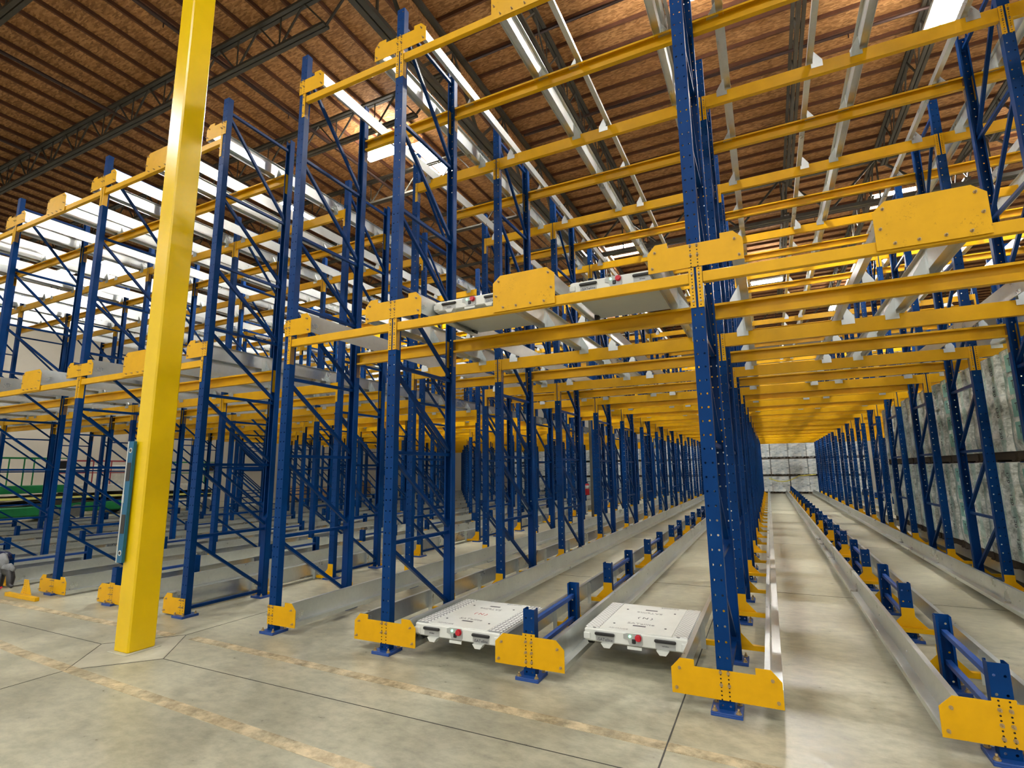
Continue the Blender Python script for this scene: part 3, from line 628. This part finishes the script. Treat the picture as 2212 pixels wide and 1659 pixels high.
# ------------------------------------------------------------------ wrapped pallets
def load_mesh(w_, d_, h_, m, seed):
    rr = random.Random(seed); mb = MB().use(m); nx, nz = 10, 10; z0 = .12
    ph = [rr.uniform(0, 6) for _ in range(4)]
    def pt(s_, t_):             # s_ around perimeter 0..4, t_ height
        k = int(s_) % 4; q = s_-int(s_); cx = [(-w_/2, -d_/2), (w_/2, -d_/2), (w_/2, d_/2), (-w_/2, d_/2)]
        a, b = cx[k], cx[(k+1) % 4]; x_, y_ = a[0]+(b[0]-a[0])*q, a[1]+(b[1]-a[1])*q
        bl = .012*math.sin(q*math.pi*3+ph[k])*math.sin(t_*math.pi*5+ph[(k+1) % 4])+.012*math.sin(math.pi*q)
        n = [(0, -1), (1, 0), (0, 1), (-1, 0)][k]; return (x_+n[0]*bl, y_+n[1]*bl, z0+(h_-z0)*t_)
    S = 4*nx; vs = [pt(i/nx, j/nz) for j in range(nz+1) for i in range(S)]
    fs = [(j*S+i, j*S+(i+1) % S, (j+1)*S+(i+1) % S, (j+1)*S+i) for j in range(nz) for i in range(S)]
    mb.add(vs, fs, True); mb.add([(-w_/2, -d_/2, h_), (w_/2, -d_/2, h_), (w_/2, d_/2, h_), (-w_/2, d_/2, h_+.01)], [(0, 1, 2, 3)]); return mb.mesh('wrapped_load')
def pal_mesh(w_, d_):
    m = MB()
    for k in range(5): x_ = -w_/2+.05+k*(w_-.1)/4; m.box(x_-.045, x_+.045, -d_/2, d_/2, .10, .12)
    for k in (-1, 0, 1): m.box(-w_/2, w_/2, k*(d_/2-.05)-.045, k*(d_/2-.05)+.045, .0, .10) if False else m.box(k*(w_/2-.06)-.05, k*(w_/2-.06)+.05, -d_/2, d_/2, .018, .10)
    for k in (-1, 0, 1): m.box(-w_/2, w_/2, k*(d_/2-.05)-.045, k*(d_/2-.05)+.045, 0, .018)
    return m.mesh('pallet_base', m_wood)
pb1 = pal_mesh(1.02, 1.2); lm = [load_mesh(1.04, 1.17, 1.34, m_wrapw, s) for s in range(3)]
y_ = 2.5; k = 0
PO = ['nearest', 'second', 'third', 'fourth', 'fifth', 'sixth', 'seventh', 'eighth']
while y_ < 11.5:
    for lvl in (0, 1):
        t = thing('wrapped_pallet', 'wrapped pallet of green and white cases, %s of the %s stack at right' % (['bottom', 'top'][lvl], PO[k]), 'wrapped pallet', (3.62, y_+R_.uniform(-.02, .02), .318+lvl*1.36), 'wrapped pallets stacked in the right hand lane')
        put('pallet_base', pb1, t, label='dark timber pallet'); put('wrapped_load', lm[(k+lvl) % 3], t)
        if k < 5:
            for j in range(4):
                z = .27+j*.27
                if k % 2 == 1:
                    put('case_label', box(-.536, -.531, .10, .42, z-.02, z+.19).mesh('case_label', m_tprint), t, label='teal printed case label'); text('case_print', 'To', .14, m_ink, t, (-.5385, .26, z+.09), (math.pi/2, 0, -math.pi/2))
                else: text('case_print', '120', .10, m_ink, t, (-.540, -.40, z+.08), (math.pi/2, math.pi/2, -math.pi/2))
    y_ += 1.27; k += 1
pb2 = pal_mesh(1.0, 1.1); lf = [load_mesh(1.0, 1.1, 1.06, m_wrapf, s+5) for s in range(3)]
ORD2 = ['first']+ORD[1:]+['fifteenth', 'sixteenth', 'seventeenth', 'eighteenth', 'nineteenth', 'twentieth', 'twenty-first', 'twenty-second', 'twenty-third']
xs = [-17.6+i*1.035 for i in range(23)]
for i, x_ in enumerate(xs):
    for lvl in range(3):
        t = thing('wrapped_pallet', 'wrapped pallet in the far wall, %s layer, %s from the right end' % (['bottom', 'middle', 'top'][lvl], ORD2[len(xs)-i-1]), 'wrapped pallet', (x_+R_.uniform(-.015, .015), 33.9, lvl*1.08), 'wall of wrapped pallets at the far end of the racks')
        put('pallet_base', pb2, t); put('wrapped_load', lf[(i+lvl) % 3], t)
m = MB().tube([(.35+q*.24, 33.335, .95-.28*math.sin(math.pi*min(q/7, 1))+.02*q) for q in range(12)], .03, 6, .2)
thing('caution_tape', 'sagging yellow caution tape across the far wrapped pallets', 'tape', me=m.mesh('caution_tape', m_caut))

# ------------------------------------------------------------------ left side: lifts, boxes
def lift(loc, label, body, railc, L=2.4, zp=1.3, platform=None):
    t = thing('scissor_lift', label, 'scissor lift', loc, rz=0)
    put('chassis', MB().bbox(-.55, .55, -L/2, L/2, .18, .55, .05).mesh('chassis', body), t)
    for a in (-.5, .5):
        for b in (-L*.34, L*.34): put('wheel', MB().cyl((a-.09, b, .24), (a+.09, b, .24), .24, n=20).mesh('wheel', m_rub), t)
    sc = MB()
    for s in (-.42, .42):
        for q in range(2): z = .60+q*.19; sc.bar((s, -L*.44, z), (s, L*.44, z+.12), .06, .12); sc.bar((s, L*.44, z), (s, -L*.44, z+.12), .06, .12)
    put('scissor_arms', sc.mesh('arms', m_truss), t); put('platform', MB().bbox(-.6, .6, -L/2-.05, L/2+.05, zp-.28, zp, .01).mesh('platform', platform or body), t)
    put('warning_stripe', box(.605, .612, -L/2, L/2, zp-.50, zp-.42).mesh('stripe', m_hazard), t, label='pale yellow warning stripe')
    rl = MB()
    for z in (zp+.5, zp+1.0):
        for s in (-.58, .58): rl.bar((s, -L/2, z), (s, L/2, z), .035, .035)
        for s in (-L/2, L/2): rl.bar((-.58, s, z), (.58, s, z), .035, .035)
    for q in range(5):
        for s in (-.58, .58): rl.bar((s, -L/2+q*L/4, zp), (s, -L/2+q*L/4, zp+1.0), .035, .035)
    put('guard_rail', rl.mesh('rail', railc), t, label='tubular guard rail'); put('control_box', MB().bbox(.45, .68, L/2-.5, L/2-.25, zp+.6, zp+.9, .02).mesh('box', m_black), t)
lift((-24.4, 5.3, 0), 'green scissor lift with green guard rails, nearest the left edge', m_lgreen, m_lgreen, 3.0, 1.3)
lift((-25.6, 8.6, 0), 'green and cream scissor lift with dark red guard rails', m_lgreen, m_lred, 2.8, 1.25, m_lwhite)
lift((-24.6, 11.6, 0), 'cream scissor lift seen just right of the yellow column', m_lwhite, m_lgreen, 2.6, 1.2)
t = thing('storage_tank', 'cream box with a black handle standing by the left wall', 'box', (-27.2, 10.4, 0)); put('body', MB().bbox(-.5, .5, -1.2, 1.2, 0, 2.1, .05).mesh('body', m_lwhite), t); put('handle', MB().tube([(.52, -.15, 1.55), (.56, -.15, 1.75), (.56, .15, 1.75), (.52, .15, 1.55)], .02, 6).mesh('handle', m_black), t); put('latch', box(.5, .53, -.2, .2, 1.3, 1.55).mesh('latch', m_black), t)
for i, (x_, y_, sx, h, lb) in enumerate([(-23.6, 17.8, .9, .9, 'brown cardboard carton stack behind the left racks, nearest'), (-23.9, 20.2, 1.1, .7, 'low brown carton behind the left racks, middle of three'), (-23.5, 22.6, .8, 1.1, 'tall brown carton behind the left racks, farthest')]):
    t = thing('cardboard_carton', lb, 'carton', (x_, y_, 0)); put('box_body', MB().bbox(-sx/2, sx/2, -sx/2, sx/2, .1, h, .01).mesh('carton', m_card), t); put('pallet_base', MB().box(-sx/2, sx/2, -sx/2, sx/2, 0, .09).mesh('base', m_wood), t)
# loose yellow arm on the floor
t = thing('loose_bracket', 'loose yellow T shaped rail bracket lying on the floor at left', 'bracket', (-8.9, -.30, 0))
put('tube', MB().bbox(-.42, .42, -.025, .025, 0, .05, .003).mesh('tube', m_yel), t); put('mount_plate', MB().box(-.06, .06, .03, .036, .05, .24).mesh('plate', m_plate), t)
put('gusset', MB().prism([(.06, .22), (.06, .05), (.17, .05)], 'y', .03, .036).prism([(-.06, .16), (-.06, .05), (-.12, .05)], 'y', .03, .036).mesh('gusset', m_yel), t)
# fall arrest harness draped over the leftmost floor plate
t = thing('safety_harness', 'black and grey safety harness with navy helmet draped over leftmost floor plate', 'harness', (-9.93, -.12, 0))
put('helmet', MB().ball((-.36, .05, .40), .16, .15, .12, 18, 8, 0).cyl((-.36, .05, .385), (-.36, .05, .40), .17, n=18).mesh('helmet', m_navy), t, label='navy blue helmet')
put('pad', MB().tube([(-.28, .03, .33), (-.2, .0, .40), (-.1, -.02, .42), (-.02, -.02, .36), (.0, -.02, .28)], [.05, .085, .095, .08, .04], 12, .7).mesh('pad', m_fab), t, label='grey padded back section')
put('pad', MB().tube([(-.06, -.02, .25), (.05, -.03, .31), (.2, -.03, .33), (.32, -.02, .30)], [.03, .05, .055, .03], 10, .7).mesh('pad', m_fab), t, label='grey shoulder pad')
put('strap', MB().tube([(-.22, -.02, .34), (-.24, -.03, .2), (-.26, -.02, .08)], .035, 8, .9).mesh('strap', m_black), t)
put('strap', MB().tube([(-.4, .0, .35), (-.3, -.03, .30), (-.15, -.03, .27), (.0, -.03, .25)], [.05, .06, .06, .04], 8, .8).mesh('strap', m_black), t)
put('strap', MB().tube([(.0, -.03, .27), (.02, -.04, .15), (.04, -.05, .03)], [.06, .05, .035], 8, .8).mesh('strap', m_black), t)
put('lanyard', MB().tube([(.0, -.03, .27), (.12, -.03, .26), (.24, -.03, .25), (.30, -.04, .18), (.33, -.05, .10), (.38, -.05, .07), (.43, -.05, .09)], [.045, .06, .06, .065, .05, .02, .008], 9, .8).mesh('lanyard', m_black), t)
put('snap_hook', MB().tube([(.04, -.06, .05), (.09, -.07, .02), (.12, -.06, .05)], .014, 6).mesh('hook', m_red), t, label='red snap hook')
